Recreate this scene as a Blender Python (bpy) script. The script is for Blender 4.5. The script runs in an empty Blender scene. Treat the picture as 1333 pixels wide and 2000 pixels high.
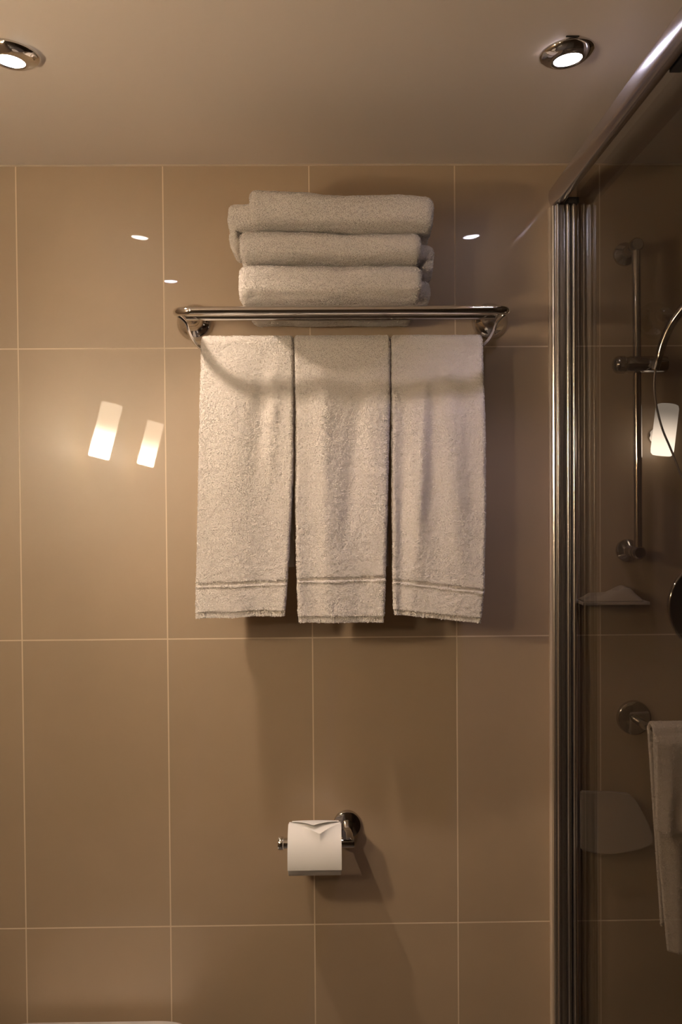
import bpy, bmesh, math, random
import numpy as np
from mathutils import Vector, Matrix, noise

random.seed(7)
rng = np.random.default_rng(7)
S = bpy.context.scene
COL = S.collection
PI = math.pi

# ------------------------------------------------------------------ camera, world, exposure
CEIL = 2.1818
cam_data = bpy.data.cameras.new('camera')
cam = bpy.data.objects.new('camera', cam_data)
COL.objects.link(cam)
cam_data.sensor_fit = 'VERTICAL'
cam_data.sensor_height = 36.0
cam_data.sensor_width = 24.0
cam_data.lens = 1700.0 / 2000.0 * 36.0
cam_data.clip_start = 0.02
cam.matrix_world = Matrix((( 0.99988757, 0.00746583, -0.01300408, 0.0),
                           (-0.01313562, 0.01784888, -0.99975441, -1.8013),
                           (-0.00723189, 0.99981282, 0.01794494, 1.5),
                           (0, 0, 0, 1)))
S.camera = cam

w = bpy.data.worlds.new('world')
S.world = w
w.use_nodes = True
w.node_tree.nodes['Background'].inputs[0].default_value = (1.0, 0.75, 0.55, 1)
w.node_tree.nodes['Background'].inputs[1].default_value = 0.0

vs = S.view_settings
vs.view_transform = 'Standard'
vs.look = 'None'
vs.gamma = 1.0
vs.exposure = 0.0
try:
    vs.use_curve_mapping = False
except Exception:
    pass

WARM = (1.0, 0.74, 0.50)
NEUTRAL = (1.0, 0.80, 0.64)
COOL = (0.90, 0.76, 1.0)
SCONCE_NEAR, SCONCE_FAR = 290.0, 140.0          # radiance of the two frosted shades on the left wall, at the lower end
SPOT_W = {'left': 26.0, 'near': 1.5, 'right': 5.5}

# ------------------------------------------------------------------ materials
def new_mat(name):
    m = bpy.data.materials.new(name)
    m.use_nodes = True
    nt = m.node_tree
    nt.nodes.clear()
    out = nt.nodes.new('ShaderNodeOutputMaterial')
    return m, nt, out

def principled(name, color, rough=0.5, metal=0.0, spec=0.5, coat=0.0, coat_rough=0.03, bump=None, sheen=0.0, vary=None):
    m, nt, out = new_mat(name)
    b = nt.nodes.new('ShaderNodeBsdfPrincipled')
    b.inputs['Base Color'].default_value = (*color, 1)
    b.inputs['Roughness'].default_value = rough
    b.inputs['Metallic'].default_value = metal
    b.inputs['Specular IOR Level'].default_value = spec
    b.inputs['Coat Weight'].default_value = coat
    b.inputs['Coat Roughness'].default_value = coat_rough
    b.inputs['Sheen Weight'].default_value = sheen
    nt.links.new(b.outputs[0], out.inputs[0])
    tc = nt.nodes.new('ShaderNodeTexCoord')
    if vary:
        n = nt.nodes.new('ShaderNodeTexNoise')
        n.inputs['Scale'].default_value = vary[0]
        n.inputs['Detail'].default_value = 4
        r = nt.nodes.new('ShaderNodeMixRGB')
        r.inputs[1].default_value = (*[c * (1 - vary[1]) for c in color], 1)
        r.inputs[2].default_value = (*[min(1, c * (1 + vary[1])) for c in color], 1)
        nt.links.new(tc.outputs['Object'], n.inputs['Vector'])
        nt.links.new(n.outputs['Fac'], r.inputs[0])
        nt.links.new(r.outputs[0], b.inputs['Base Color'])
    if bump:
        n = nt.nodes.new('ShaderNodeTexNoise')
        n.inputs['Scale'].default_value = bump[0]
        n.inputs['Detail'].default_value = 3
        bp = nt.nodes.new('ShaderNodeBump')
        bp.inputs['Strength'].default_value = bump[1]
        bp.inputs['Distance'].default_value = bump[2]
        nt.links.new(tc.outputs['Object'], n.inputs['Vector'])
        nt.links.new(n.outputs['Fac'], bp.inputs['Height'])
        nt.links.new(bp.outputs[0], b.inputs['Normal'])
    return m

def tile_material(name, axis, off_u, off_v, tile=(0.435, 0.325, 0.215), grout=(0.74, 0.61, 0.45), gloss=0.5):
    """large glazed tiles, 30 x 60 cm, stacked; axis says which wall direction runs across"""
    m, nt, out = new_mat(name)
    N = nt.nodes.new
    L = nt.links.new
    tc = N('ShaderNodeTexCoord')
    sep = N('ShaderNodeSeparateXYZ')
    L(tc.outputs['Object'], sep.inputs[0])
    comb = N('ShaderNodeCombineXYZ')
    def shifted(sock, off):
        a = N('ShaderNodeMath'); a.operation = 'ADD'
        a.inputs[1].default_value = off
        L(sock, a.inputs[0])
        return a.outputs[0]
    L(shifted(sep.outputs[{'x': 0, 'y': 1}[axis[0]]], off_u), comb.inputs[0])
    L(shifted(sep.outputs[{'z': 2, 'y': 1}[axis[1]]], off_v), comb.inputs[1])
    br = N('ShaderNodeTexBrick')
    br.offset = 0.0
    br.squash = 1.0
    br.inputs['Scale'].default_value = 1.0
    br.inputs['Brick Width'].default_value = 0.3
    br.inputs['Row Height'].default_value = 0.6
    br.inputs['Mortar Size'].default_value = 0.0015
    br.inputs['Mortar Smooth'].default_value = 0.25
    br.inputs['Bias'].default_value = 0.0
    br.inputs['Color1'].default_value = (*[c * 0.965 for c in tile], 1)
    br.inputs['Color2'].default_value = (*[c * 1.035 for c in tile], 1)
    br.inputs['Mortar'].default_value = (*grout, 1)
    L(comb.outputs[0], br.inputs['Vector'])
    # faint cloudy mottling in the glaze
    n1 = N('ShaderNodeTexNoise'); n1.inputs['Scale'].default_value = 5.0; n1.inputs['Detail'].default_value = 5
    L(tc.outputs['Object'], n1.inputs['Vector'])
    mr = N('ShaderNodeMapRange')
    mr.inputs[1].default_value = 0.3; mr.inputs[2].default_value = 0.7
    mr.inputs[3].default_value = 0.96; mr.inputs[4].default_value = 1.04
    L(n1.outputs['Fac'], mr.inputs[0])
    mul = N('ShaderNodeVectorMath'); mul.operation = 'SCALE'
    L(br.outputs['Color'], mul.inputs[0]); L(mr.outputs[0], mul.inputs['Scale'])
    b = N('ShaderNodeBsdfPrincipled')
    L(mul.outputs[0], b.inputs['Base Color'])
    b.inputs['Specular IOR Level'].default_value = 0.8
    b.inputs['Coat Roughness'].default_value = 0.018
    b.inputs['Coat IOR'].default_value = 1.5
    # the joint is matt, the glaze is glossy
    rr = N('ShaderNodeMapRange'); rr.inputs[3].default_value = 0.42; rr.inputs[4].default_value = 0.7
    L(br.outputs['Fac'], rr.inputs[0]); L(rr.outputs[0], b.inputs['Roughness'])
    cw = N('ShaderNodeMapRange'); cw.inputs[3].default_value = gloss; cw.inputs[4].default_value = 0.0
    L(br.outputs['Fac'], cw.inputs[0]); L(cw.outputs[0], b.inputs['Coat Weight'])
    inv = N('ShaderNodeMath'); inv.operation = 'SUBTRACT'; inv.inputs[0].default_value = 1.0
    L(br.outputs['Fac'], inv.inputs[1])
    bp = N('ShaderNodeBump'); bp.inputs['Strength'].default_value = 0.25; bp.inputs['Distance'].default_value = 0.0008
    L(inv.outputs[0], bp.inputs['Height'])
    L(bp.outputs[0], b.inputs['Normal'])
    L(b.outputs[0], out.inputs[0])
    return m

def emission(name, color, strength):
    m, nt, out = new_mat(name)
    e = nt.nodes.new('ShaderNodeEmission')
    e.inputs[0].default_value = (*color, 1)
    e.inputs[1].default_value = strength
    nt.links.new(e.outputs[0], out.inputs[0])
    return m

def frosted_shade(name, color, low, high, z0, z1):
    """frosted glass tube lit by the lamp near its lower end (z in the shade's own space)"""
    m, nt, out = new_mat(name)
    N = nt.nodes.new
    tc = N('ShaderNodeTexCoord'); sep = N('ShaderNodeSeparateXYZ')
    nt.links.new(tc.outputs['Object'], sep.inputs[0])
    mr = N('ShaderNodeMapRange'); mr.interpolation_type = 'SMOOTHSTEP'
    mr.inputs[1].default_value = z0; mr.inputs[2].default_value = z1
    mr.inputs[3].default_value = high; mr.inputs[4].default_value = low
    nt.links.new(sep.outputs[2], mr.inputs[0])
    e = N('ShaderNodeEmission')
    e.inputs[0].default_value = (*color, 1)
    nt.links.new(mr.outputs[0], e.inputs[1])
    nt.links.new(e.outputs[0], out.inputs[0])
    return m

def glass_material(name, tint, ior):
    m, nt, out = new_mat(name)
    N = nt.nodes.new
    t = N('ShaderNodeBsdfTransparent'); t.inputs[0].default_value = (*tint, 1)
    g = N('ShaderNodeBsdfGlossy'); g.inputs['Roughness'].default_value = 0.0
    g.inputs[0].default_value = (0.95, 0.97, 0.96, 1)
    f = N('ShaderNodeFresnel'); f.inputs[0].default_value = ior
    mx = N('ShaderNodeMixShader')
    ge = N('ShaderNodeNewGeometry')
    iv = N('ShaderNodeMath'); iv.operation = 'SUBTRACT'; iv.inputs[0].default_value = 1.0
    nt.links.new(ge.outputs['Backfacing'], iv.inputs[1])
    mu = N('ShaderNodeMath'); mu.operation = 'MULTIPLY'
    nt.links.new(f.outputs[0], mu.inputs[0]); nt.links.new(iv.outputs[0], mu.inputs[1])
    nt.links.new(mu.outputs[0], mx.inputs[0])
    nt.links.new(t.outputs[0], mx.inputs[1]); nt.links.new(g.outputs[0], mx.inputs[2])
    nt.links.new(mx.outputs[0], out.inputs[0])
    return m

TX = 0.6377
M = {}
M['tile_back'] = tile_material('glazed_tile_back', ('x', 'z'), TX, -1.8073 + 3.0)
M['tile_side'] = tile_material('glazed_tile_side', ('y', 'z'), 0.0, -1.8073 + 3.0, gloss=0.0)
M['front_paint'] = principled('dark_wall_paint', (0.10, 0.07, 0.05), 0.6, spec=0.2)
M['floor'] = tile_material('floor_tile', ('x', 'y'), TX, 0.0, tile=(0.08, 0.06, 0.045), grout=(0.1, 0.08, 0.06))
M['ceiling'] = principled('ceiling_paint', (0.80, 0.71, 0.63), 0.5, spec=0.5, bump=(60, 0.05, 0.0006))
M['caulk'] = principled('caulk', (0.55, 0.45, 0.34), 0.6)
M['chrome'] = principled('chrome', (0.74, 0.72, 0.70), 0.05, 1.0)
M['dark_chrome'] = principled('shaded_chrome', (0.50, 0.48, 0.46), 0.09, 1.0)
M['alu'] = principled('polished_aluminium', (0.74, 0.71, 0.67), 0.26, 1.0)
M['alu_satin'] = principled('satin_aluminium', (0.70, 0.67, 0.70), 0.27, 1.0)
M['black'] = principled('black_rubber', (0.02, 0.018, 0.016), 0.5)
M['terry'] = principled('white_terry', (0.75, 0.70, 0.645), 0.95, spec=0.05, sheen=0.15, bump=(420, 0.3, 0.0010))
M['terry_hand'] = principled('white_terry_plain', (0.74, 0.67, 0.60), 0.95, spec=0.05, bump=(420, 0.4, 0.001))
M['paper'] = principled('toilet_paper', (0.86, 0.84, 0.80), 0.9, spec=0.05, bump=(700, 0.15, 0.0003))
M['card'] = principled('cardboard', (0.45, 0.33, 0.22), 0.9)
M['ceramic'] = principled('white_ceramic', (0.82, 0.79, 0.75), 0.12, coat=0.5)
M['plastic'] = principled('white_plastic', (0.84, 0.80, 0.76), 0.22)
M['panel_plastic'] = principled('beige_plastic', (0.34, 0.29, 0.25), 0.4, spec=0.3)
M['glass'] = glass_material('darkened_shower_glass', (0.765, 0.752, 0.730), 1.28)  # tint deepened to put shade over the shower bay behind the glass
M['shelf_glass'] = glass_material('shelf_glass', (0.86, 0.86, 0.80), 1.5)
M['mirror'] = principled('mirror_silver', (0.85, 0.86, 0.85), 0.01, 1.0)
M['mirror_painted_dark'] = principled('mirror_dark_reflection', (0.035, 0.028, 0.024), 0.08, 0.6)  # dark reflection put into the colour of the mirror disc
M['face_cloth'] = principled('beige_terry', (0.40, 0.34, 0.28), 0.95, spec=0.05, bump=(420, 0.4, 0.001))
M['hose'] = principled('grey_hose', (0.52, 0.47, 0.42), 0.35, 0.6)
M['lens_warm'] = emission('lamp_lens_warm', (1.0, 0.93, 0.82), 75)
M['lens_cool'] = emission('lamp_lens_cool', (0.86, 0.82, 1.0), 75)
M['shade_near'] = frosted_shade('frosted_shade_near', (1.0, 0.80, 0.57), 20.0, SCONCE_NEAR, -0.092, 0.030)
M['shade_far'] = frosted_shade('frosted_shade_far', (1.0, 0.80, 0.57), 18.0, SCONCE_FAR, -0.092, 0.040)
M['shade_small'] = frosted_shade('frosted_shade_small', (1.0, 0.82, 0.66), 0.35, 2.6, -0.046, 0.040)

# ------------------------------------------------------------------ object helpers
def tag(o, label=None, cat=None, group=None, kind=None):
    if label: o['label'] = label
    if cat: o['category'] = cat
    if group: o['group'] = group
    if kind: o['kind'] = kind
    return o

def thing(name, loc, label, cat, group=None, rot=(0, 0, 0)):
    o = bpy.data.objects.new(name, None)
    o.empty_display_size = 0.05
    COL.objects.link(o)
    o.location = loc
    o.rotation_euler = rot
    return tag(o, label, cat, group)

def mesh_obj(name, verts, faces, mat, parent=None, smooth=True):
    me = bpy.data.meshes.new(name)
    me.from_pydata([tuple(v) for v in verts], [], [tuple(f) for f in faces])
    me.validate()
    me.materials.append(mat)
    if smooth:
        me.polygons.foreach_set('use_smooth', [True] * len(me.polygons))
    o = bpy.data.objects.new(name, me)
    COL.objects.link(o)
    if parent: o.parent = parent
    return o

def bm_obj(name, bm, mat, parent=None, smooth=True, angle=None):
    bmesh.ops.recalc_face_normals(bm, faces=bm.faces)
    me = bpy.data.meshes.new(name)
    bm.to_mesh(me); bm.free()
    me.materials.append(mat)
    if smooth:
        me.polygons.foreach_set('use_smooth', [True] * len(me.polygons))
        if angle is not None:
            me.set_sharp_from_angle(angle=math.radians(angle))
    o = bpy.data.objects.new(name, me)
    COL.objects.link(o)
    if parent: o.parent = parent
    return o

def add_box(bm, lo, hi, bevel=0.0, seg=2):
    r = bmesh.ops.create_cube(bm, size=1.0)
    vs_ = r['verts']
    for v in vs_:
        v.co = Vector([lo[i] + (v.co[i] + 0.5) * (hi[i] - lo[i]) for i in range(3)])
    if bevel:
        es = list({e for v in vs_ for e in v.link_edges})
        bmesh.ops.bevel(bm, geom=es, offset=bevel, segments=seg, affect='EDGES', profile=0.5)

def add_tube(bm, pts, r, n=20, cap=True):
    """tube along a polyline, r a number or a list"""
    pts = [Vector(p) for p in pts]
    rs = r if isinstance(r, (list, tuple)) else [r] * len(pts)
    rings = []
    up = None
    for i, p in enumerate(pts):
        t = (pts[min(i + 1, len(pts) - 1)] - pts[max(i - 1, 0)]).normalized()
        if up is None:
            up = Vector((0, 0, 1)) if abs(t.z) < 0.9 else Vector((1, 0, 0))
        a = (up - t * up.dot(t)).normalized()
        up = a
        b = t.cross(a)
        rings.append([bm.verts.new(p + (a * math.cos(2 * PI * k / n) + b * math.sin(2 * PI * k / n)) * rs[i]) for k in range(n)])
    for i in range(len(rings) - 1):
        for k in range(n):
            bm.faces.new((rings[i][k], rings[i][(k + 1) % n], rings[i + 1][(k + 1) % n], rings[i + 1][k]))
    if cap:
        bm.faces.new(rings[0][::-1]); bm.faces.new(rings[-1])

def add_lathe(bm, prof, origin, axis, n=48):
    """prof = [(radius, distance along axis)]"""
    ax = Vector(axis).normalized()
    a = ax.orthogonal().normalized()
    b = ax.cross(a)
    o = Vector(origin)
    rings = []
    for r, h in prof:
        if r < 1e-6:
            rings.append([bm.verts.new(o + ax * h)])
        else:
            rings.append([bm.verts.new(o + ax * h + (a * math.cos(2 * PI * k / n) + b * math.sin(2 * PI * k / n)) * r) for k in range(n)])
    for i in range(len(rings) - 1):
        A, B = rings[i], rings[i + 1]
        for k in range(n):
            k2 = (k + 1) % n
            if len(A) == 1 and len(B) == 1: continue
            if len(A) == 1: bm.faces.new((A[0], B[k2], B[k]))
            elif len(B) == 1: bm.faces.new((A[k], A[k2], B[0]))
            else: bm.faces.new((A[k], A[k2], B[k2], B[k]))

def smooth_path(pts, n=10):
    """Catmull-Rom through the points"""
    P = [Vector(p) for p in pts]
    P = [P[0] * 2 - P[1]] + P + [P[-1] * 2 - P[-2]]
    out = []
    for i in range(1, len(P) - 2):
        for k in range(n):
            t = k / n
            out.append(0.5 * ((2 * P[i]) + (-P[i - 1] + P[i + 1]) * t + (2 * P[i - 1] - 5 * P[i] + 4 * P[i + 1] - P[i + 2]) * t * t
                              + (-P[i - 1] + 3 * P[i] - 3 * P[i + 1] + P[i + 2]) * t ** 3))
    out.append(P[-2])
    return out

def add_prism(bm, poly, z0, z1, frame=lambda x, y, z: (x, y, z)):
    A = [bm.verts.new(frame(x, y, z0)) for x, y in poly]
    B = [bm.verts.new(frame(x, y, z1)) for x, y in poly]
    n = len(poly)
    for k in range(n):
        bm.faces.new((A[k], A[(k + 1) % n], B[(k + 1) % n], B[k]))
    bm.faces.new(A[::-1]); bm.faces.new(B)

def struct(name, lo, hi, mat):
    bm = bmesh.new()
    add_box(bm, lo, hi)
    o = bm_obj(name, bm, mat, smooth=False)
    return tag(o, kind='structure')

def interp(tab, x):
    xs, ys = zip(*tab)
    return float(np.interp(x, xs, ys))

# ------------------------------------------------------------------ the room
XL, XR, YF = -0.82, 1.25, -3.0
struct('wall_back', (XL - 0.1, 0.0, 0), (XR + 0.1, 0.1, CEIL + 0.1), M['tile_back'])
struct('wall_left', (XL - 0.1, YF, 0), (XL, 0.0, CEIL + 0.1), M['tile_side'])
struct('wall_right', (XR, YF, 0), (XR + 0.1, 0.0, CEIL + 0.1), M['front_paint'])
struct('wall_front', (XL - 0.1, YF - 0.1, 0), (XR + 0.1, YF, CEIL + 0.1), M['front_paint'])
struct('floor', (XL - 0.1, YF - 0.1, -0.1), (XR + 0.1, 0.1, 0), M['floor'])
struct('ceiling', (XL, YF, CEIL), (XR, 0.0, CEIL + 0.1), M['ceiling'])
bm = bmesh.new()
add_prism(bm, [(0, 0), (-0.0028, 0), (-0.0022, -0.0012), (-0.0012, -0.0022), (0, -0.0028)], XL, XR,
          frame=lambda a, b, c: (c, a, CEIL + b))
tag(bm_obj('trim_1', bm, M['caulk'], smooth=False), kind='structure')

# ------------------------------------------------------------------ recessed ceiling lamps
def downlight(loc, label, key, color, lens, tilt=(0, 0), clip=False, spot=92, blend=1.0, aim=(0, 0, -1)):
    t = thing('downlight', loc, label, 'ceiling light', None)
    rot = Matrix.Rotation(tilt[0], 4, 'X') @ Matrix.Rotation(tilt[1], 4, 'Y')
    bm = bmesh.new()
    add_lathe(bm, [(0.036, 0.001), (0.0420, 0.0), (0.0432, -0.0015), (0.0428, -0.004), (0.0400, -0.0075), (0.0340, -0.0115), (0.0280, -0.0140),
                   (0.0235, -0.0148), (0.0218, -0.0142), (0.0210, -0.0120), (0.0210, 0.0)], (0, 0, 0), (0, 0, 1), 64)
    o = bm_obj('bezel', bm, M['chrome'], t); o.matrix_local = rot
    bm = bmesh.new()
    add_lathe(bm, [(0.0, -0.0150), (0.012, -0.0146), (0.018, -0.0136), (0.0208, -0.0125), (0.0208, -0.001), (0.0, -0.001)], (0, 0, 0), (0, 0, 1), 48)
    o = bm_obj('lens', bm, lens, t); o.matrix_local = rot
    if clip:
        bm = bmesh.new()
        add_box(bm, (-0.014, -0.0470, -0.0020), (0.006, -0.0436, -0.0002), 0.0008)
        bm_obj('clip', bm, M['black'], t)
    ld = bpy.data.lights.new('lamp', 'SPOT')
    ld.energy = SPOT_W[key]; ld.color = color
    ld.spot_size = math.radians(spot); ld.spot_blend = blend
    ld.shadow_soft_size = 0.022
    lo = bpy.data.objects.new('lamp', ld)
    COL.objects.link(lo); lo.parent = t; lo.location = (0, 0, -0.032)
    lo.rotation_euler = Vector(aim).to_track_quat('-Z', 'Y').to_euler()
    return t

downlight((-0.4816, -0.4529, CEIL - 0.0005), 'chrome recessed downlight at the left edge of the ceiling, warm lit lens', 'left', NEUTRAL, M['lens_warm'],
          tilt=(0.0, math.radians(5)), spot=68, aim=(0.62, 0.42, -1.22))
downlight((0.3701, -0.4560, CEIL - 0.0005), 'chrome recessed downlight in the ceiling beside the shower rail, bluish white lens', 'right', COOL, M['lens_cool'],
          tilt=(0.0, math.radians(-6)), clip=True, spot=94, blend=0.5)
downlight((-0.4873, -0.9083, CEIL - 0.0005), 'chrome recessed downlight nearer the camera, seen only mirrored in the wall tiles', 'near', NEUTRAL, M['lens_cool'])

# ------------------------------------------------------------------ wall lamps on the left wall (seen mirrored in the tiles)
def sconce(y, mat, label):
    t = thing('wall_lamp', (-0.737, y, 1.722), label, 'wall lamp', 'frosted wall lamps on the left wall')
    tilt = Matrix.Rotation(math.radians(15), 4, 'Y')
    bm = bmesh.new()
    add_lathe(bm, [(0.0, -0.092), (0.032, -0.092), (0.0345, -0.088), (0.0345, 0.088), (0.032, 0.092), (0.0, 0.092)], (0, 0, 0), (0, 0, 1), 40)
    o = bm_obj('lamp_shade', bm, mat, t, angle=50); o.matrix_local = tilt
    bm = bmesh.new()
    add_lathe(bm, [(0.0, 0.0), (0.035, 0.0), (0.035, 0.006), (0.01, 0.012), (0.01, 0.06), (0.0, 0.06)], (XL + 0.737, 0, -0.02), (1, 0, 0), 32)
    bm_obj('wall_bracket', bm, M['chrome'], t, angle=40)
    return t

sconce(-1.08, M['shade_near'], 'frosted tube wall lamp on the left wall, the one nearer the tiled back wall')
sconce(-1.80, M['shade_far'], 'frosted tube wall lamp on the left wall, the one farther from the tiled back wall')

# ------------------------------------------------------------------ shower screen
t = thing('shower_screen', (0.485, 0.0, 0.0), 'frameless shower screen, glass darkened to dim the bay, with aluminium wall profile and overhead rail', 'shower screen')
def rel(v): return (v[0] - 0.485, v[1], v[2])
prof = []
def lump(cx, r, y0, n=10, depth=None):
    d = depth or r
    for k in range(n + 1):
        a = PI - PI * k / n
        prof.append((cx + r * math.cos(a), y0 - d * math.sin(a)))
prof.append((0.4590, 0.0)); prof.append((0.4590, -0.020)); prof.append((0.4615, -0.0215))
prof.append((0.4618, -0.0225)); prof.append((0.4650, -0.0225))
lump(0.4685, 0.0032, -0.026, depth=0.004)
prof += [(0.4735, -0.0255), (0.4760, -0.0262), (0.4815, -0.0258), (0.4822, -0.018), (0.4840, -0.018)]
lump(0.4893, 0.0050, -0.024, depth=0.007)
prof += [(0.4948, -0.019)]
lump(0.5010, 0.0050, -0.024, depth=0.008)
prof += [(0.5075, -0.020), (0.5080, 0.0)]
bm = bmesh.new()
add_prism(bm, [(x - 0.485, y) for x, y in prof], 0.02, 2.090)
bm_obj('wall_profile', bm, M['alu'], t, angle=35)
bm = bmesh.new()
add_box(bm, rel((0.4545, -0.010, 0.02)), rel((0.4590, 0.0, 2.09)), 0.001)
bm_obj('seal', bm, M['caulk'], t, smooth=False)
# overhead rail: rounded aluminium section running from the wall towards the room
sec = [(0.4655, 2.0925), (0.4605, 2.0965), (0.4580, 2.1020), (0.4568, 2.1080), (0.4563, 2.1150), (0.4566, 2.1210), (0.4580, 2.1262), (0.4615, 2.1300),
       (0.4680, 2.1320), (0.4800, 2.1320), (0.4850, 2.1300), (0.4870, 2.1250), (0.4870, 2.1030), (0.4850, 2.1000), (0.4800, 2.0950), (0.4740, 2.0925)]
bm = bmesh.new()
add_prism(bm, [(x - 0.485, z) for x, z in sec], -2.1, -0.0005, frame=lambda a, b, c: (a, c, b))
bm_obj('top_rail', bm, M['alu_satin'], t, angle=50)
for lo_, hi_ in (((0.4880, -0.035, 2.0905), (0.5100, -0.006, 2.1028)), ((0.4872, -0.615, 2.0980), (0.5042, -0.560, 2.1120)), ((0.4872, -1.715, 2.0980), (0.5042, -1.660, 2.1120))):
    bm = bmesh.new()
    add_box(bm, rel(lo_), rel(hi_), 0.001)
    bm_obj('glass_clamp', bm, M['black'], t, smooth=False)
bm = bmesh.new()
add_box(bm, rel((0.5045, -2.08, 0.03)), rel((0.5095, -0.0370, 2.1310)))
bm_obj('glass_pane', bm, M['glass'], t, smooth=False)

# ------------------------------------------------------------------ terry towels
def noise_cols(P, scale, seed):
    return np.array([noise.noise(Vector((p[0] * scale[0] + seed, p[1] * scale[1] - seed, p[2] * scale[2] + 2.3 * seed))) for p in P])

def grid_normals(V, F):
    a, b, c, d = V[F[:, 0]], V[F[:, 1]], V[F[:, 2]], V[F[:, 3]]
    fn = np.cross(c - a, d - b)
    N = np.zeros_like(V)
    for k in range(4):
        np.add.at(N, F[:, k], fn)
    return N / (np.linalg.norm(N, axis=1, keepdims=True) + 1e-12), np.linalg.norm(fn, axis=1) * 0.5, fn

def terry_mesh(name, V, F, extra_faces, mat, parent, density, pile, mask=None):
    """surface plus a pile of tiny loops growing out of it, all one mesh"""
    V = np.asarray(V, float); F = np.asarray(F, int)
    N, area, fn = grid_normals(V, F)
    wgt = area.copy()
    if mask is not None: wgt = wgt * mask(V[F].mean(axis=1))
    n = int(wgt.sum() * density)
    pick = rng.choice(len(F), size=n, p=wgt / wgt.sum())
    u = rng.random((n, 1)); v = rng.random((n, 1))
    Q = F[pick]
    base = (V[Q[:, 0]] * (1 - u) * (1 - v) + V[Q[:, 1]] * u * (1 - v) + V[Q[:, 2]] * u * v + V[Q[:, 3]] * (1 - u) * v)
    nn = fn[pick]; nn /= (np.linalg.norm(nn, axis=1, keepdims=True) + 1e-12)
    r = rng.normal(size=(n, 3)); tan = r - nn * (r * nn).sum(1, keepdims=True)
    tan /= (np.linalg.norm(tan, axis=1, keepdims=True) + 1e-12)
    bt = np.cross(nn, tan)
    h = pile * (0.5 + rng.random((n, 1)))
    wd = 0.0006 + 0.0005 * rng.random((n, 1))
    A = base - tan * wd - nn * 0.0004
    B = base + tan * wd - nn * 0.0004
    C = base + nn * h * 0.55 + bt * h * 1.0 + tan * wd * 0.9
    D = base + nn * h * 0.55 + bt * h * 1.0 - tan * wd * 0.9
    allV = np.concatenate([V, A, B, C, D])
    o0 = len(V)
    TF = np.stack([np.arange(n) + o0, np.arange(n) + o0 + n, np.arange(n) + o0 + 2 * n, np.arange(n) + o0 + 3 * n], 1)
    quads = np.concatenate([F, TF])
    me = bpy.data.meshes.new(name)
    nq = len(quads); ex = extra_faces
    loops = np.concatenate([quads.ravel(), np.array([i for f in ex for i in f], int)]) if ex else quads.ravel()
    starts = list(range(0, nq * 4, 4)); tot = nq * 4
    counts = [4] * nq
    for f in ex:
        starts.append(tot); counts.append(len(f)); tot += len(f)
    me.vertices.add(len(allV)); me.vertices.foreach_set('co', allV.ravel())
    me.loops.add(len(loops)); me.loops.foreach_set('vertex_index', loops.astype(np.int32))
    me.polygons.add(len(starts)); me.polygons.foreach_set('loop_start', starts)
    me.update(calc_edges=True)
    me.validate()
    me.polygons.foreach_set('use_smooth', [True] * len(me.polygons))
    me.materials.append(mat)
    o = bpy.data.objects.new(name, me)
    COL.objects.link(o)
    if parent: o.parent = parent
    return o

def ring_mesh(rings):
    m = len(rings[0])
    V = np.array([p for r in rings for p in r])
    F = []
    for i in range(len(rings) - 1):
        for k in range(m):
            k2 = (k + 1) % m
            F.append((i * m + k, i * m + k2, (i + 1) * m + k2, (i + 1) * m + k))
    caps = [list(range(m))[::-1], [(len(rings) - 1) * m + k for k in range(m)]]
    return V, np.array(F), caps

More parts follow.
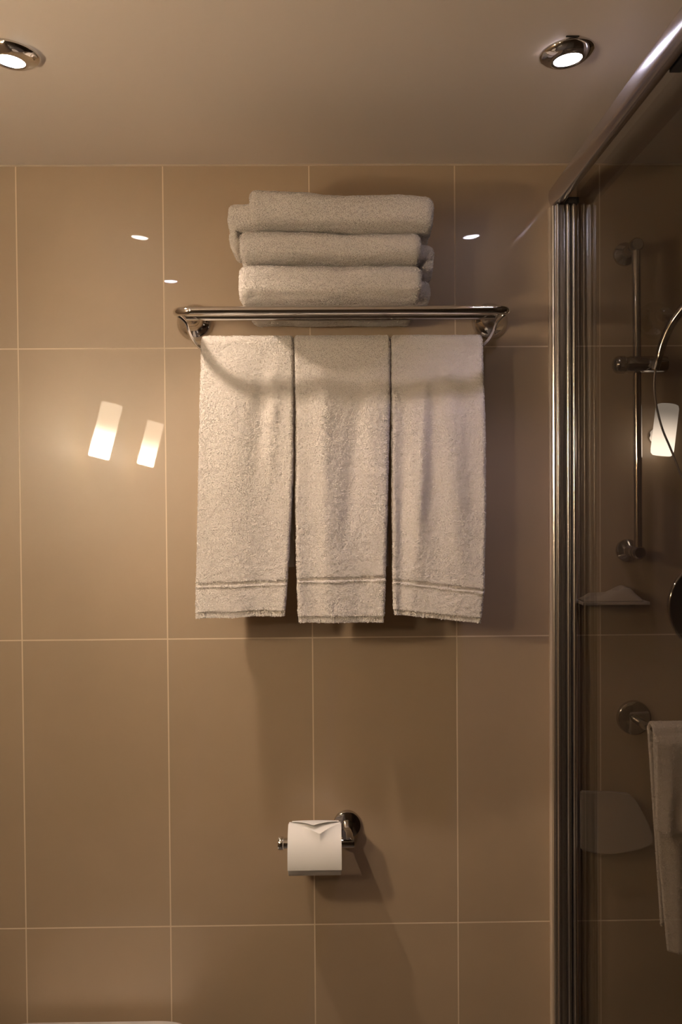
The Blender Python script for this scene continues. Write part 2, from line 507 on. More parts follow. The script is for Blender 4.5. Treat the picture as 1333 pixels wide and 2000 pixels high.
BAR_Y, BAR_Z = -0.120, 1.7868
def hanging_towel(label, left, right, z_bot, band, hem, fold, lift, seed):
    """left/right: tables z -> x; z_bot(u), band(u): heights across the towel; fold(u, z): waviness; lift(u, f): how far it hangs off the wall"""
    ztop = BAR_Z + 0.006
    front_n, back_n, arc_n = 250, 70, 14
    th = 0.0075                       # half thickness of the folded cloth
    R = 0.0065 + th
    nu = 76
    rings = []
    x0, x1 = interp(left, 1.79), interp(right, 1.79)
    def ring_at(kind, f):
        ring = []
        # across the front then back again along the hidden side
        us = [k / (nu - 1) for k in range(nu)]
        for side in (1, -1):
            seq = us if side == 1 else us[::-1]
            for u in seq:
                e = min(u, 1 - u) * 0.185
                rt = th if e > th else th * math.sqrt(max(0.0, 1 - ((th - e) / th) ** 2))
                if kind == 'front':
                    zb = z_bot(u); z = ztop + (zb - ztop) * f
                    xl, xr = interp(left, z), interp(right, z)
                    x = xl + (xr - xl) * u
                    yc = BAR_Y - R + fold(u, z) * min(1, f * 4) - lift(u, f)
                    # border: a flat woven groove, then a raised line; the hem at the very bottom is thin and ribbed
                    d = z - band(u)
                    k_ = 1.0
                    if side == 1:
                        if -0.0015 < d < 0.0055: k_ = 0.50
                        if -0.0045 < d <= -0.0015: k_ = 1.22
                    hb = z - zb
                    if hb < hem:
                        k_ = 0.62 + 0.12 * math.sin(x * 2 * PI / 0.0052)
                        rt_ = rt * k_
                    else:
                        rt_ = rt * k_
                    if k_ < 0.8 or hb < hem:
                        x = x + (0.0012 if u < 0.04 else (-0.0012 if u > 0.96 else 0))
                    ring.append((x, yc - side * rt_, z))
                elif kind == 'arc':
                    a = PI * f
                    rr = R + side * rt
                    ring.append((x0 + (x1 - x0) * u, BAR_Y - rr * math.cos(a), ztop + rr * math.sin(a) * 0.75))
                else:
                    z = ztop - 0.43 * f
                    ring.append((x0 + 0.003 + (x1 - x0 - 0.006) * u, BAR_Y + R + 0.010 * f + side * rt, z))
        return ring
    for i in range(front_n):
        f = 1 - i / front_n
        rings.append(ring_at('front', f))
    for i in range(arc_n):
        rings.append(ring_at('arc', i / arc_n))
    for i in range(back_n + 1):
        rings.append(ring_at('back', i / back_n))
    V, F, caps = ring_mesh(rings)
    N, area, fn = grid_normals(V, F)
    # orientation: outward on the front must be -y
    m = 2 * nu
    if N[100 * m + nu // 2][1] > 0:
        F = F[:, ::-1]; N = -N
        caps = [c[::-1] for c in caps]
    amp = 0.00075 * noise_cols(V, (170, 170, 130), seed) + 0.0007 * noise_cols(V, (45, 45, 30), seed + 3)
    V = V + N * amp[:, None]
    o = terry_mesh('hand_towel', V, F, caps, M['terry'], None, 0.7e6, 0.0011,
                   mask=lambda c: np.where(c[:, 1] < BAR_Y + 0.004, 1.0, 0.06))
    tag(o, label, 'towel', 'hand towels on the bar')
    return o

def fold1(u, z):
    v = 0.0035 * math.sin(u * 9.0 + 1.2 + (z - 1.5) * 2.0)
    v += -0.006 * math.exp(-((u - (0.80 - (1.75 - z) * 0.25)) / 0.07) ** 2) * max(0, min(1, (z - 1.50) / 0.15))
    v += 0.004 * math.exp(-((u - (0.68 - (1.75 - z) * 0.3)) / 0.10) ** 2) * max(0, min(1, (z - 1.45) / 0.2))
    return v
hanging_towel('left of the three white hand towels hanging on the bar below the rack',
    [(1.25, -0.2560), (1.30, -0.2555), (1.45, -0.2530), (1.65, -0.2475), (1.75, -0.2440), (1.81, -0.2425)],
    [(1.25, -0.0880), (1.32, -0.0830), (1.45, -0.0745), (1.55, -0.0690), (1.70, -0.0670), (1.81, -0.0670)],
    lambda u: 1.2710 + 0.003 * u + 0.0008 * math.sin(u * 12), lambda u: 1.3325 + 0.004 * u, 0.0115, fold1,
    lambda u, f: 0.010 * f ** 2 + 0.014 * f ** 5 * math.exp(-(u / 0.25) ** 2) + 0.006 * f ** 4 * u, 1.0)

def fold2(u, z):
    v = 0.0032 * math.sin(u * 11.0 + 0.6 + (z - 1.5) * 5.0)
    v += -0.004 * math.exp(-((u - (0.30 + (1.7 - z) * 0.1)) / 0.08) ** 2)
    v += 0.004 * math.exp(-((u - (0.72 - (1.75 - z) * 0.5)) / 0.09) ** 2) * max(0, min(1, (z - 1.38) / 0.1))
    return v
hanging_towel('middle white hand towel on the bar, its lower edge hanging lowest',
    [(1.25, -0.0605), (1.33, -0.0635), (1.50, -0.0655), (1.81, -0.0655)],
    [(1.25, 0.1020), (1.34, 0.1055), (1.50, 0.1110), (1.70, 0.1175), (1.81, 0.1180)],
    lambda u: 1.2610 - 0.0015 * u, lambda u: 1.3400 + 0.0025 * u, 0.0120, fold2,
    lambda u, f: 0.009 * f ** 2 + 0.006 * f ** 5 * (1 - u), 5.0)

def fold3(u, z):
    k = max(0, min(1, (z - 1.30) / 0.2))
    v = 0.0030 * math.sin(u * 16.0 + 0.4 + (z - 1.5) * 4.0) * k
    v += -0.0050 * math.exp(-((u - (0.30 + (z - 1.5) * 0.35)) / 0.06) ** 2) * k
    v += 0.0050 * math.exp(-((u - (0.12 + (z - 1.5) * 0.2)) / 0.07) ** 2)
    v += 0.0020 * math.sin(u * 6)
    return v
hanging_towel('right of the three white hand towels, beside the shower screen, bottom edge slanting down',
    [(1.25, 0.1215), (1.33, 0.1195), (1.50, 0.1190), (1.81, 0.1200)],
    [(1.25, 0.2865), (1.32, 0.2945), (1.45, 0.2985), (1.60, 0.2995), (1.75, 0.2955), (1.81, 0.2945)],
    lambda u: 1.2745 - 0.0175 * u, lambda u: 1.3375 - 0.0210 * u, 0.0100, fold3,
    lambda u, f: 0.010 * f ** 2 + 0.004 * f ** 5 * u, 9.0)

# ------------------------------------------------------------------ stacked bath towels
def slab_rings(x0, x1, y0, y1, z0, z1, seed, tilt=0.0, front_round=0.5, nprof=90, nx=170, bow=0.0, lump_z=None):
    """folded towel: rounded (y, z) section swept across x; y0 is the front (most negative)"""
    h = (z1 - z0) / 2; zc = (z0 + z1) / 2
    L = y1 - y0
    rings = []
    for i in range(nx + 1):
        f = i / nx
        x = x0 + (x1 - x0) * f
        e = min(f, 1 - f) * (x1 - x0)
        rc = 0.014
        sh = 0.0 if e >= rc else rc * (1 - math.sqrt(max(0.0, 1 - ((rc - e) / rc) ** 2)))
        ring = []
        for k in range(nprof):
            a = 2 * PI * k / nprof
            c, s_ = math.cos(a), math.sin(a)
            n_ = 2 / 3.6
            px = math.copysign(abs(c) ** n_, c); pz = math.copysign(abs(s_) ** n_, s_)
            yy = y0 + L / 2 - px * (L / 2 - sh)
            zz = zc + pz * (h - sh * 0.75)
            zz += tilt * (f - 0.5)
            if lump_z: zz += lump_z(f) * (0.5 + 0.5 * pz)
            yy -= bow * math.sin(PI * f)
            ring.append((x, yy, zz))
        rings.append(ring)
    return rings

def folded_towel(label, slabs, seed):
    parts = []
    off = 0; Vs = []; Fs = []; caps_all = []
    for sl in slabs:
        V, F, caps = ring_mesh(slab_rings(seed=seed, **sl))
        N, area, fn = grid_normals(V, F)
        c = V.mean(axis=0)
        if ((V - c) * N).sum() < 0:
            F = F[:, ::-1]; N = -N; caps = [q[::-1] for q in caps]
        amp = 0.0026 * noise_cols(V, (14, 14, 26), seed) + 0.0012 * noise_cols(V, (60, 60, 60), seed + 2) + 0.0007 * noise_cols(V, (190, 190, 190), seed + 5)
        V = V + N * amp[:, None]
        Vs.append(V); Fs.append(F + off); caps_all += [[k + off for k in q] for q in caps]
        off += len(V)
    V = np.concatenate(Vs); F = np.concatenate(Fs)
    o = terry_mesh('folded_towel', V, F, caps_all, M['terry'], None, 0.7e6, 0.0013,
                   mask=lambda c: np.where(c[:, 1] < -0.19, 1.0, 0.12))
    return tag(o, label, 'towel', 'folded bath towels on the rack')

folded_towel('bottom folded white bath towel of the stack, resting on the chrome rack',
    [dict(x0=-0.1600, x1=0.1700, y0=-0.243, y1=-0.045, z0=1.8520, z1=1.9190, tilt=-0.002),
     dict(x0=-0.1400, x1=0.1890, y0=-0.205, y1=-0.040, z0=1.8520, z1=1.8990, tilt=0.0, nx=120),
     dict(x0=-0.1520, x1=0.1670, y0=-0.118, y1=-0.030, z0=1.8405, z1=1.8900, tilt=-0.001, nx=110)], 11.0)
folded_towel('middle folded white bath towel of the stack on the rack',
    [dict(x0=-0.1590, x1=0.1680, y0=-0.242, y1=-0.045, z0=1.9215, z1=1.9780, tilt=-0.004, lump_z=lambda f: 0.002 * math.sin(f * 7)),
     dict(x0=-0.1450, x1=0.1955, y0=-0.200, y1=-0.045, z0=1.9250, z1=1.9640, tilt=0.0, nx=120),
     dict(x0=0.1725, x1=0.1960, y0=-0.196, y1=-0.050, z0=1.9030, z1=1.9500, tilt=0.0, nx=30)], 23.0)
folded_towel('top folded white bath towel of the stack on the rack',
    [dict(x0=-0.1400, x1=0.1910, y0=-0.244, y1=-0.045, z0=1.9800, z1=2.0480, tilt=-0.013, lump_z=lambda f: 0.003 * math.sin(f * 9 + 0.5)),
     dict(x0=-0.1830, x1=0.1700, y0=-0.205, y1=-0.045, z0=1.9835, z1=2.0400, tilt=-0.004, nx=120),
     dict(x0=-0.1800, x1=-0.1620, y0=-0.200, y1=-0.060, z0=1.9560, z1=1.9950, tilt=0.0, nx=30)], 37.0)

# ------------------------------------------------------------------ towel rack
t = thing('towel_rack', (0.026, 0.0, 1.8575), 'chrome wall towel rack with round wall mounts and a hanging bar', 'towel rack')
X1, X2 = -0.2755, 0.3255
def rp(x, s, z=None): return (x - 0.026, -s, (-0.1 * s) if z is None else z - 1.8575)
bm = bmesh.new()
path = []
cr = 0.030; SF = 0.232
path.append(rp(X1, 0.012))
path.append(rp(X1, SF - cr))
for k in range(1, 9):
    a = PI / 2 * k / 8
    path.append(rp(X1 + cr - cr * math.cos(a), SF - cr + cr * math.sin(a)))
for k in range(0, 9):
    a = PI / 2 * k / 8
    path.append(rp(X2 - cr + cr * math.sin(a), SF - cr + cr * math.cos(a)))
path.append(rp(X2, 0.012))
add_tube(bm, path, 0.0078, 24)
bm_obj('front_rail', bm, M['chrome'], t, angle=60)
bm = bmesh.new()
add_tube(bm, [rp(X1, 0.132), rp(X2, 0.132)], 0.0078, 24)
bm_obj('rear_rail', bm, M['chrome'], t, angle=60)
for x in (X1 + 0.002, X2 + 0.008):
    bm = bmesh.new()
    add_lathe(bm, [(0.0, 0.0005), (0.0375, 0.0005), (0.0375, 0.004), (0.035, 0.009), (0.029, 0.016), (0.0215, 0.023), (0.0165, 0.031), (0.0145, 0.040), (0.0150, 0.046),
                   (0.0175, 0.051), (0.0180, 0.058), (0.015, 0.064), (0.010, 0.068), (0.0, 0.069)], rp(x, 0.0, 1.859), (0, -1, 0), 48)
    bm_obj('wall_mount', bm, M['chrome'], t)
for sx, X in ((1, X1), (-1, X2)):
    bm = bmesh.new()
    pts = smooth_path([rp(X - sx * 0.002, 0.205, 1.834), rp(X + sx * 0.006, 0.200, 1.8285), rp(X + sx * 0.0135, 0.190, 1.820), rp(X + sx * 0.016, 0.175, 1.808),
                       rp(X + sx * 0.019, 0.155, 1.798), rp(X + sx * 0.027, 0.130, 1.7885), rp(X + sx * 0.036, 0.120, 1.7868)], 6)
    add_tube(bm, pts, 0.0036, 12)
    bm_obj('bar_bracket', bm, M['chrome'], t)
bm = bmesh.new()
add_tube(bm, [rp(X1 + 0.030, 0.120, BAR_Z), rp(X2 - 0.030, 0.120, BAR_Z)], 0.0055, 20)
bm_obj('hanging_bar', bm, M['chrome'], t, angle=60)

# ------------------------------------------------------------------ toilet roll holder and roll
t = thing('toilet_roll_holder', (0.0315, 0.0, 0.819), 'chrome toilet roll holder with round wall plate below the towels', 'toilet roll holder')
bm = bmesh.new()
add_lathe(bm, [(0.0, 0.0), (0.0285, 0.0), (0.0285, 0.007), (0.0275, 0.010), (0.0245, 0.0115), (0.0, 0.012)], (0, -0.0005, 0), (0, -1, 0), 48)
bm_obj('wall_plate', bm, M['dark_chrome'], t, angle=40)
bm = bmesh.new()
add_lathe(bm, [(0.0, 0.008), (0.0125, 0.008), (0.0115, 0.014), (0.0105, 0.020), (0.0105, 0.064), (0.0, 0.064)], (0, 0, 0), (0, -1, 0.00), 32)
add_tube(bm, [(0, -0.060, 0), (0, -0.080, -0.001), (0, -0.082, -0.004)], [0.0105, 0.0112, 0.0112], 24)
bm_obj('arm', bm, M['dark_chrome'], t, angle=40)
bm = bmesh.new()
add_tube(bm, [(0.0125, -0.080, -0.0085), (0.0105, -0.080, -0.0085), (-0.130, -0.080, -0.0085)], [0.0098, 0.0105, 0.0105], 32)
bm_obj('spindle', bm, M['chrome'], t, angle=60)
bm = bmesh.new()
add_lathe(bm, [(0.0, -0.002), (0.0122, -0.002), (0.0132, 0.0), (0.0132, 0.007), (0.0125, 0.009), (0.0, 0.009)], (-0.137, -0.080, -0.0085), (1, 0, 0), 32)
bm_obj('end_cap', bm, M['chrome'], t, angle=40)

RX0, RX1 = -0.0862, 0.0175
RC = (-0.080, 0.7997); RR = 0.0500
t = thing('toilet_roll', ((RX0 + RX1) / 2, RC[0], RC[1]), 'white toilet paper roll on the holder, front sheet folded to a point', 'toilet roll')
hw = (RX1 - RX0) / 2
bm = bmesh.new()
add_lathe(bm, [(0.0208, -hw), (RR - 0.001, -hw), (RR, -hw + 0.001), (RR, hw - 0.001), (RR - 0.001, hw), (0.0208, hw), (0.0208, -hw)], (0, 0, 0), (1, 0, 0), 72)
bm_obj('roll', bm, M['paper'], t, angle=40)
bm = bmesh.new()
add_lathe(bm, [(0.0206, -hw), (0.0206, hw), (0.0192, hw), (0.0192, -hw), (0.0206, -hw)], (0, 0, 0), (1, 0, 0), 40)
bm_obj('core', bm, M['card'], t, angle=40)

def paper_sheet(name, fn, nu=36, nv=40, thick=0.0005):
    """fn(u, v) -> (x, angle from the top towards the front in degrees, radius)"""
    bm = bmesh.new()
    rows = []
    for lay in (0, 1):
        for j in range(nv + 1):
            row = []
            for i in range(nu + 1):
                x, ang, r = fn(i / nu, j / nv)
                r -= lay * thick
                a = math.radians(ang)
                row.append(bm.verts.new((x, -r * math.sin(a), r * math.cos(a))))
            rows.append(row)
    n = nv + 1
    for lay in (0, 1):
        for j in range(nv):
            for i in range(nu):
                q = [rows[lay * n + j][i], rows[lay * n + j][i + 1], rows[lay * n + j + 1][i + 1], rows[lay * n + j + 1][i]]
                bm.faces.new(q if lay == 0 else q[::-1])
    for j in range(nv):
        bm.faces.new((rows[j][0], rows[j + 1][0], rows[n + j + 1][0], rows[n + j][0]))
        bm.faces.new((rows[j][nu], rows[n + j][nu], rows[n + j + 1][nu], rows[j + 1][nu]))
    for i in range(nu):
        bm.faces.new((rows[0][i], rows[n][i], rows[n][i + 1], rows[0][i + 1]))
        bm.faces.new((rows[nv][i], rows[nv][i + 1], rows[n + nv][i + 1], rows[n + nv][i]))
    return bm_obj(name, bm, M['paper'], t, angle=60)

def front_sheet(u, v):
    apex = 0.60
    k = u / apex if u < apex else (1 - u) / (1 - apex)
    a0 = 4 + 39 * k ** 0.9
    ang = a0 + (112 - a0) * v
    r = RR + 0.0014 + 0.0100 * k * math.exp(-v * 8) + 0.006 * max(0, (ang - 62) / 50) ** 2
    return (-hw - 0.0004 + (2 * hw + 0.0012) * u, ang, r)
paper_sheet('front_sheet', front_sheet)
def top_fold(u, v):
    apex = 0.46
    k = u / apex if u < apex else (1 - u) / (1 - apex)
    a1 = -5 + 29 * k
    ang = -40 + (a1 + 40) * v
    r = RR + 0.0018 + 0.0090 * k * v ** 2
    return (-hw + 0.006 + (2 * hw - 0.010) * u, ang, r)
paper_sheet('top_fold', top_fold)

# ------------------------------------------------------------------ toilet
t = thing('toilet', (-0.486, 0.0, 0.0), 'white toilet with closed lid at the bottom left of the photo', 'toilet')
def lid_outline(wd, y0, y1, n=64):
    pts = []
    yc = y0 - 0.20
    rc = 0.06
    for k in range(9):
        a = PI / 2 * k / 8
        pts.append((wd - rc + rc * math.sin(a), y0 - rc * 0.35 * (1 - math.cos(a))))
    L = -(y1 - yc)
    for k in range(1, n):
        a = PI * k / n
        pts.append((wd * math.cos(a), yc - L * math.sin(a)))
    for k in range(9):
        a = PI / 2 * (1 - k / 8)
        pts.append((-(wd - rc + rc * math.sin(a)), y0 - rc * 0.35 * (1 - math.cos(a))))
    return pts
def layered(name, outline, levels, mat):
    """levels = [(scale, z)]"""
    bm = bmesh.new()
    cy = sum(p[1] for p in outline) / len(outline)
    rings = [[bm.verts.new((x * s, cy + (y - cy) * s, z)) for x, y in outline] for s, z in levels]
    n = len(outline)
    for i in range(len(rings) - 1):
        for k in range(n):
            bm.faces.new((rings[i][k], rings[i][(k + 1) % n], rings[i + 1][(k + 1) % n], rings[i + 1][k]))
    bm.faces.new(rings[0][::-1]); bm.faces.new(rings[-1])
    return bm_obj(name, bm, mat, t, angle=60)
out = lid_outline(0.186, -0.028, -0.48)
layered('lid', out, [(0.985, 0.405), (1.0, 0.409), (1.0, 0.421), (0.992, 0.427), (0.97, 0.4305), (0.6, 0.4330), (0.2, 0.4335)], M['plastic'])
layered('seat', lid_outline(0.184, -0.04, -0.475), [(0.98, 0.386), (1.0, 0.390), (1.0, 0.400), (0.98, 0.404)], M['plastic'])
layered('bowl', lid_outline(0.18, -0.001, -0.47), [(0.42, 0.02), (0.52, 0.04), (0.60, 0.10), (0.74, 0.20), (0.92, 0.30), (0.99, 0.35), (0.99, 0.384), (0.97, 0.3855)], M['ceramic'])

# ------------------------------------------------------------------ shower fittings behind the glass
t = thing('shower_set', (0.615, 0.0, 1.38), 'chrome hand shower on a slide rail behind the shower glass', 'shower')
def sp(x, s, z): return (x - 0.615, -s, z - 1.38)
bm = bmesh.new(); add_tube(bm, [sp(0.6168, 0.070, 1.388), sp(0.6136, 0.070, 1.992)], 0.0088, 24)
bm_obj('slide_rail', bm, M['chrome'], t, angle=60)
for z, x, d in ((1.995, 0.6134, 1), (1.3835, 0.6175, -1)):
    bm = bmesh.new()
    add_lathe(bm, [(0.0, 0.0005), (0.0235, 0.0005), (0.0235, 0.008), (0.018, 0.014), (0.0115, 0.020), (0.0105, 0.060), (0.0, 0.060)], sp(x, 0.0, z), (0, -1, 0), 36)
    add_lathe(bm, [(0.0, 0.0), (0.0110, 0.0), (0.0135, 0.003), (0.0135, 0.018), (0.0105, 0.022), (0.0, 0.022)], sp(x, 0.058, z), (0, -1, 0), 36)
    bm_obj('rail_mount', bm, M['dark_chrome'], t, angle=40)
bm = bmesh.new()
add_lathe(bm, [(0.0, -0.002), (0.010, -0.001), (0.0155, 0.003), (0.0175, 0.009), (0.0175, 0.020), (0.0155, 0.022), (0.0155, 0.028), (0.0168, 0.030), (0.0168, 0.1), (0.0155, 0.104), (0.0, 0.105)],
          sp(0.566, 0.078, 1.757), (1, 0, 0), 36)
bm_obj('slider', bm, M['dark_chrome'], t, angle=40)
bm = bmesh.new()
pts = smooth_path([sp(0.638, 0.106, 1.742), sp(0.644, 0.108, 1.766), sp(0.6505, 0.116, 1.796), sp(0.664, 0.130, 1.833), sp(0.690, 0.150, 1.868), sp(0.724, 0.172, 1.893), sp(0.755, 0.195, 1.900)], 8)
add_tube(bm, pts, [0.0075 + 0.0035 * i / (len(pts) - 1) for i in range(len(pts))], 20)
bm_obj('handset_arm', bm, M['chrome'], t, angle=60)
bm = bmesh.new()
add_lathe(bm, [(0.0, -0.012), (0.02, -0.010), (0.040, -0.002), (0.044, 0.006), (0.042, 0.012), (0.0, 0.013)], sp(0.775, 0.215, 1.892), (0.25, -0.65, -0.7), 40)
bm_obj('spray_head', bm, M['chrome'], t, angle=40)
bm = bmesh.new()
pts = smooth_path([sp(0.638, 0.106, 1.742), sp(0.6365, 0.104, 1.715), sp(0.641, 0.100, 1.68), sp(0.655, 0.096, 1.630), sp(0.674, 0.095, 1.585), sp(0.700, 0.098, 1.515),
                   sp(0.735, 0.10, 1.42), sp(0.785, 0.10, 1.25), sp(0.83, 0.08, 1.12), sp(0.86, 0.05, 1.10), sp(0.87, 0.02, 1.12), sp(0.87, 0.004, 1.125)], 10)
add_tube(bm, pts, 0.0022, 10)
bm_obj('hose', bm, M['hose'], t)

t = thing('wall_lamp', (0.680, -0.045, 1.6300), 'small frosted tube lamp glowing at the right edge behind the glass', 'wall lamp')
bm = bmesh.new()
add_lathe(bm, [(0.0, -0.052), (0.018, -0.052), (0.0215, -0.048), (0.0225, -0.040), (0.0225, 0.044), (0.0205, 0.050), (0.016, 0.052), (0.0, 0.052)], (0, 0, 0), (0, 0, 1), 40)
o = bm_obj('lamp_shade', bm, M['shade_small'], t, angle=50); o.rotation_euler = (0, math.radians(7), 0)
bm = bmesh.new()
add_lathe(bm, [(0.0, 0.0), (0.017, 0.0), (0.017, 0.005), (0.007, 0.008), (0.007, 0.030), (0.0, 0.030)], (0.0, 0.0445, -0.01), (0, -1, 0), 32)
bm_obj('wall_bracket', bm, M['chrome'], t, angle=40)

t = thing('shower_shelf', (0.583, 0.0, 1.281), 'small glass shelf on the shower wall under the slide rail', 'shelf')
bm = bmesh.new(); add_box(bm, (-0.075, -0.060, -0.004), (0.062, -0.001, 0.002), 0.0012); bm_obj('shelf_board', bm, M['panel_plastic'], t, smooth=False)
for x in (-0.05, 0.04):
    bm = bmesh.new(); add_box(bm, (x - 0.005, -0.018, -0.010), (x + 0.005, -0.001, -0.0042), 0.001); bm_obj('bracket', bm, M['chrome'], t, smooth=False)

def cloth_pile():
    n, m_ = 50, 26
    V = []; F = []
    for j in range(m_ + 1):
        for i in range(n + 1):
            u, v = i / n, j / m_
            e = min(u, 1 - u) * 5; e = min(1, e) ; ev = min(1, min(v, 1 - v) * 4)
            h = 0.002 + (0.015 * math.exp(-((u - 0.68) / 0.24) ** 2) + 0.009 + 0.006 * noise.noise(Vector((u * 6, v * 3, 2)))) * math.sqrt(max(0, e * ev))
            h += 0.003 * math.sin(u * 14 + v * 5) * e * ev
            V.append((0.514 + 0.118 * u + 0.006 * noise.noise(Vector((u * 3, v * 3, 8))), -0.054 + 0.049 * v, 1.2832 + max(0.0012, h)))
    for j in range(m_):
        for i in range(n):
            a = j * (n + 1) + i
            F.append((a, a + 1, a + n + 2, a + n + 1))
    k = len(V); 
    B = [(v[0], v[1], 1.2832) for v in V]
    F += [(f[3] + k, f[2] + k, f[1] + k, f[0] + k) for f in F]
    edge = [i for i in range(n)] ; 
    for i in range(n):
        F.append((i, i + k, i + 1 + k, i + 1)); a = m_ * (n + 1) + i; F.append((a + 1, a + 1 + k, a + k, a))
    for j in range(m_):
        a = j * (n + 1); F.append((a + n + 1, a + n + 1 + k, a + k, a)); a += n; F.append((a, a + k, a + n + 1 + k, a + n + 1))
    return V + B, F
V, F = cloth_pile()
tag(mesh_obj('face_cloth', V, F, M['face_cloth']), 'crumpled pale face cloth on the small shower shelf', 'cloth')

t = thing('shaving_mirror', (0.752, 0.0, 1.2800), 'round magnifying mirror painted with its dark reflection, chrome rim at the right edge, behind the glass', 'mirror')
MY = -0.115
bm = bmesh.new()
add_lathe(bm, [(0.0895, -0.004), (0.0920, -0.005), (0.0945, -0.002), (0.0945, 0.004), (0.0920, 0.007), (0.0895, 0.006), (0.0895, -0.004)], (0, MY, 0), (0, -1, 0), 72)
bm_obj('rim', bm, M['chrome'], t)
bm = bmesh.new()
add_lathe(bm, [(0.0, -0.003), (0.0895, -0.003), (0.0895, 0.003), (0.0, 0.0032)], (0, MY, 0), (0, -1, 0), 72)
bm_obj('mirror_disc', bm, M['mirror_painted_dark'], t, angle=40)
bm = bmesh.new()
add_tube(bm, smooth_path([(0.02, -0.004, 0.0), (0.02, -0.05, 0.0), (0.008, -0.09, 0), (0.0, MY + 0.004, 0)], 6), 0.006, 16)
add_lathe(bm, [(0.0, 0.0), (0.028, 0.0), (0.028, 0.006), (0.012, 0.01), (0.0, 0.01)], (0.02, -0.0005, 0), (0, -1, 0), 32)
bm_obj('swing_arm', bm, M['chrome'], t, angle=40)
bm = bmesh.new()
add_box(bm, (-0.019, MY - 0.018, 0.055), (-0.013, MY - 0.007, 0.098), 0.002)
bm_obj('grip', bm, M['chrome'], t)

t = thing('towel_bar', (0.630, 0.0, 1.0354), 'chrome bar with round dark wall plate carrying the small towel behind the glass', 'towel bar')
bm = bmesh.new()
add_lathe(bm, [(0.0, 0.0005), (0.034, 0.0005), (0.036, 0.004), (0.0345, 0.012), (0.030, 0.015), (0.0, 0.016)], (0, 0, 0), (0, -1, 0), 48)
bm_obj('wall_plate', bm, M['dark_chrome'], t, angle=40)
bm = bmesh.new()
pts = smooth_path([(0.0, -0.010, 0.0), (0.0, -0.045, 0.0), (0.004, -0.080, 0.0), (0.022, -0.100, 0.0), (0.06, -0.103, 0.0), (0.14, -0.103, 0.0), (0.26, -0.103, 0.0)], 8)
add_tube(bm, pts, 0.0085, 20)
bm_obj('bar', bm, M['dark_chrome'], t, angle=60)

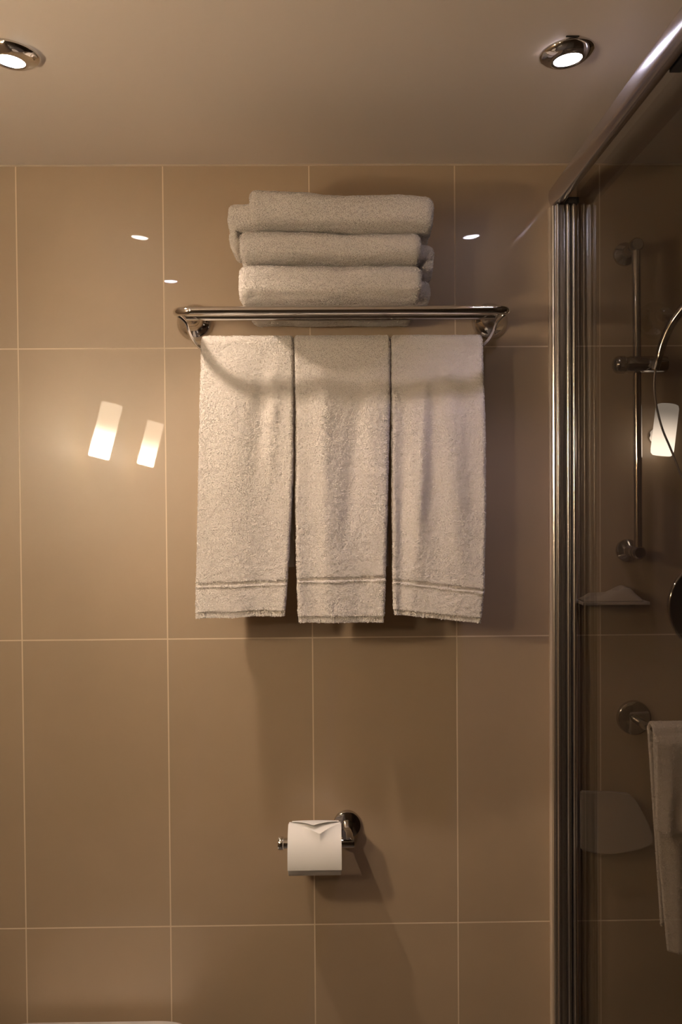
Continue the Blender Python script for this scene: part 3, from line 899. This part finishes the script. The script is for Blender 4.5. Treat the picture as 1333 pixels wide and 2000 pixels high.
# the small towel over that bar: two layers of different length
def draped(label):
    BY, BZ = -0.103, 1.0354
    rings = []
    nu = 60; th = 0.004; R = 0.0095 + th
    def ring(kind, f):
        rg = []
        for side in (1, -1):
            seq = range(nu) if side == 1 else range(nu - 1, -1, -1)
            for k in seq:
                u = k / (nu - 1)
                e = min(u, 1 - u) * 0.17
                rt = th if e > th else th * math.sqrt(max(0, 1 - ((th - e) / th) ** 2))
                if kind == 'front':
                    z = BZ + (0.607 + 0.0 * u - BZ) * f
                    x = 0.6275 + 0.0265 * f ** 1.5 + 0.17 * u
                    y = BY - R - 0.004 - 0.006 * f + 0.004 * math.sin(u * 20 + f * 2) * min(1, f * 3)
                elif kind == 'arc':
                    a = PI * f; rr = R + side * rt
                    z = BZ + rr * math.sin(a); x = 0.6275 + 0.17 * u; y = BY - (rr) * math.cos(a) - 0.004 * (1 - f)
                    rg.append((x, y, z)); continue
                else:
                    z = BZ - 0.395 * f; x = 0.6275 + 0.026 * f + 0.17 * u; y = BY + R + 0.004 * math.sin(u * 17) * f
                    rg.append((x, y + side * rt, z)); continue
                rg.append((x, y - side * rt, z))
        return rg
    for i in range(120): rings.append(ring('front', 1 - i / 120))
    for i in range(10): rings.append(ring('arc', i / 10))
    for i in range(41): rings.append(ring('back', i / 40))
    V, F, caps = ring_mesh(rings)
    Vs, Fs, cp = [V], [F], list(caps)
    off = len(V)
    # the outer layer of the fold, shorter
    rings = []
    for i in range(70):
        f = 1 - i / 69
        rg = []
        for side in (1, -1):
            seq = range(nu) if side == 1 else range(nu - 1, -1, -1)
            for k in seq:
                u = k / (nu - 1)
                e = min(u, 1 - u) * 0.17
                rt = th if e > th else th * math.sqrt(max(0, 1 - ((th - e) / th) ** 2))
                zb = 0.851 - 0.012 * math.sin(u * 9)
                z = BZ + 0.012 + (zb - BZ - 0.012) * f
                x = 0.6265 + 0.003 * math.sin(f * 3) + 0.17 * u
                y = BY - R - 0.014 * min(1, f * 6 + 0.1) - 0.006 * f + 0.0045 * math.sin(u * 22 + 1 + f) * f
                rg.append((x, y - side * rt, z))
        rings.append(rg)
    V, F, caps = ring_mesh(rings)
    Vs.append(V); Fs.append(F + off); cp += [[k + off for k in q] for q in caps]
    V = np.concatenate(Vs); F = np.concatenate(Fs)
    V = V + (noise_cols(V, (90, 90, 90), 4.0) * 0.0007)[:, None] * np.array([[0.3, 1, 0.3]])
    o = terry_mesh('hand_towel', V, F, cp, M['terry_hand'], None, 0.3e6, 0.0012)
    return tag(o, label, 'towel')
draped('dim pale hand towel folded over the bar at the right edge, behind the glass')

# upright panel added to stand in for a pale shape seen in the glass
t = thing('added_panel', (0.56, 0.0, 0.88), 'pale round-edged panel added for a shape seen in the shower glass', 'wall panel')
PANEL = [(0.5125, 0.8907), (0.5788, 0.8878), (0.6110, 0.8850), (0.6273, 0.8692), (0.6442, 0.8352), (0.6568, 0.8097), (0.6620, 0.7905),
        (0.6547, 0.7779), (0.6261, 0.7677), (0.5786, 0.7620), (0.5364, 0.7635), (0.5125, 0.7702)]
bm = bmesh.new()
A = [bm.verts.new((x - 0.56, -0.035, z - 0.88)) for x, z in PANEL]
B = [bm.verts.new((x - 0.56, -0.022, z - 0.88)) for x, z in PANEL]
for k in range(len(PANEL)):
    k2 = (k + 1) % len(PANEL)
    bm.faces.new((A[k], A[k2], B[k2], B[k]))
bm.faces.new(A); bm.faces.new(B[::-1])
bmesh.ops.bevel(bm, geom=[e for e in bm.edges], offset=0.002, segments=2, affect='EDGES')
bm_obj('panel_board', bm, M['panel_plastic'], t, angle=30)
bm = bmesh.new(); add_box(bm, (-0.03, -0.024, -0.022), (0.04, -0.0005, -0.010), 0.001); bm_obj('panel_fixing', bm, M['dark_chrome'], t, smooth=False)
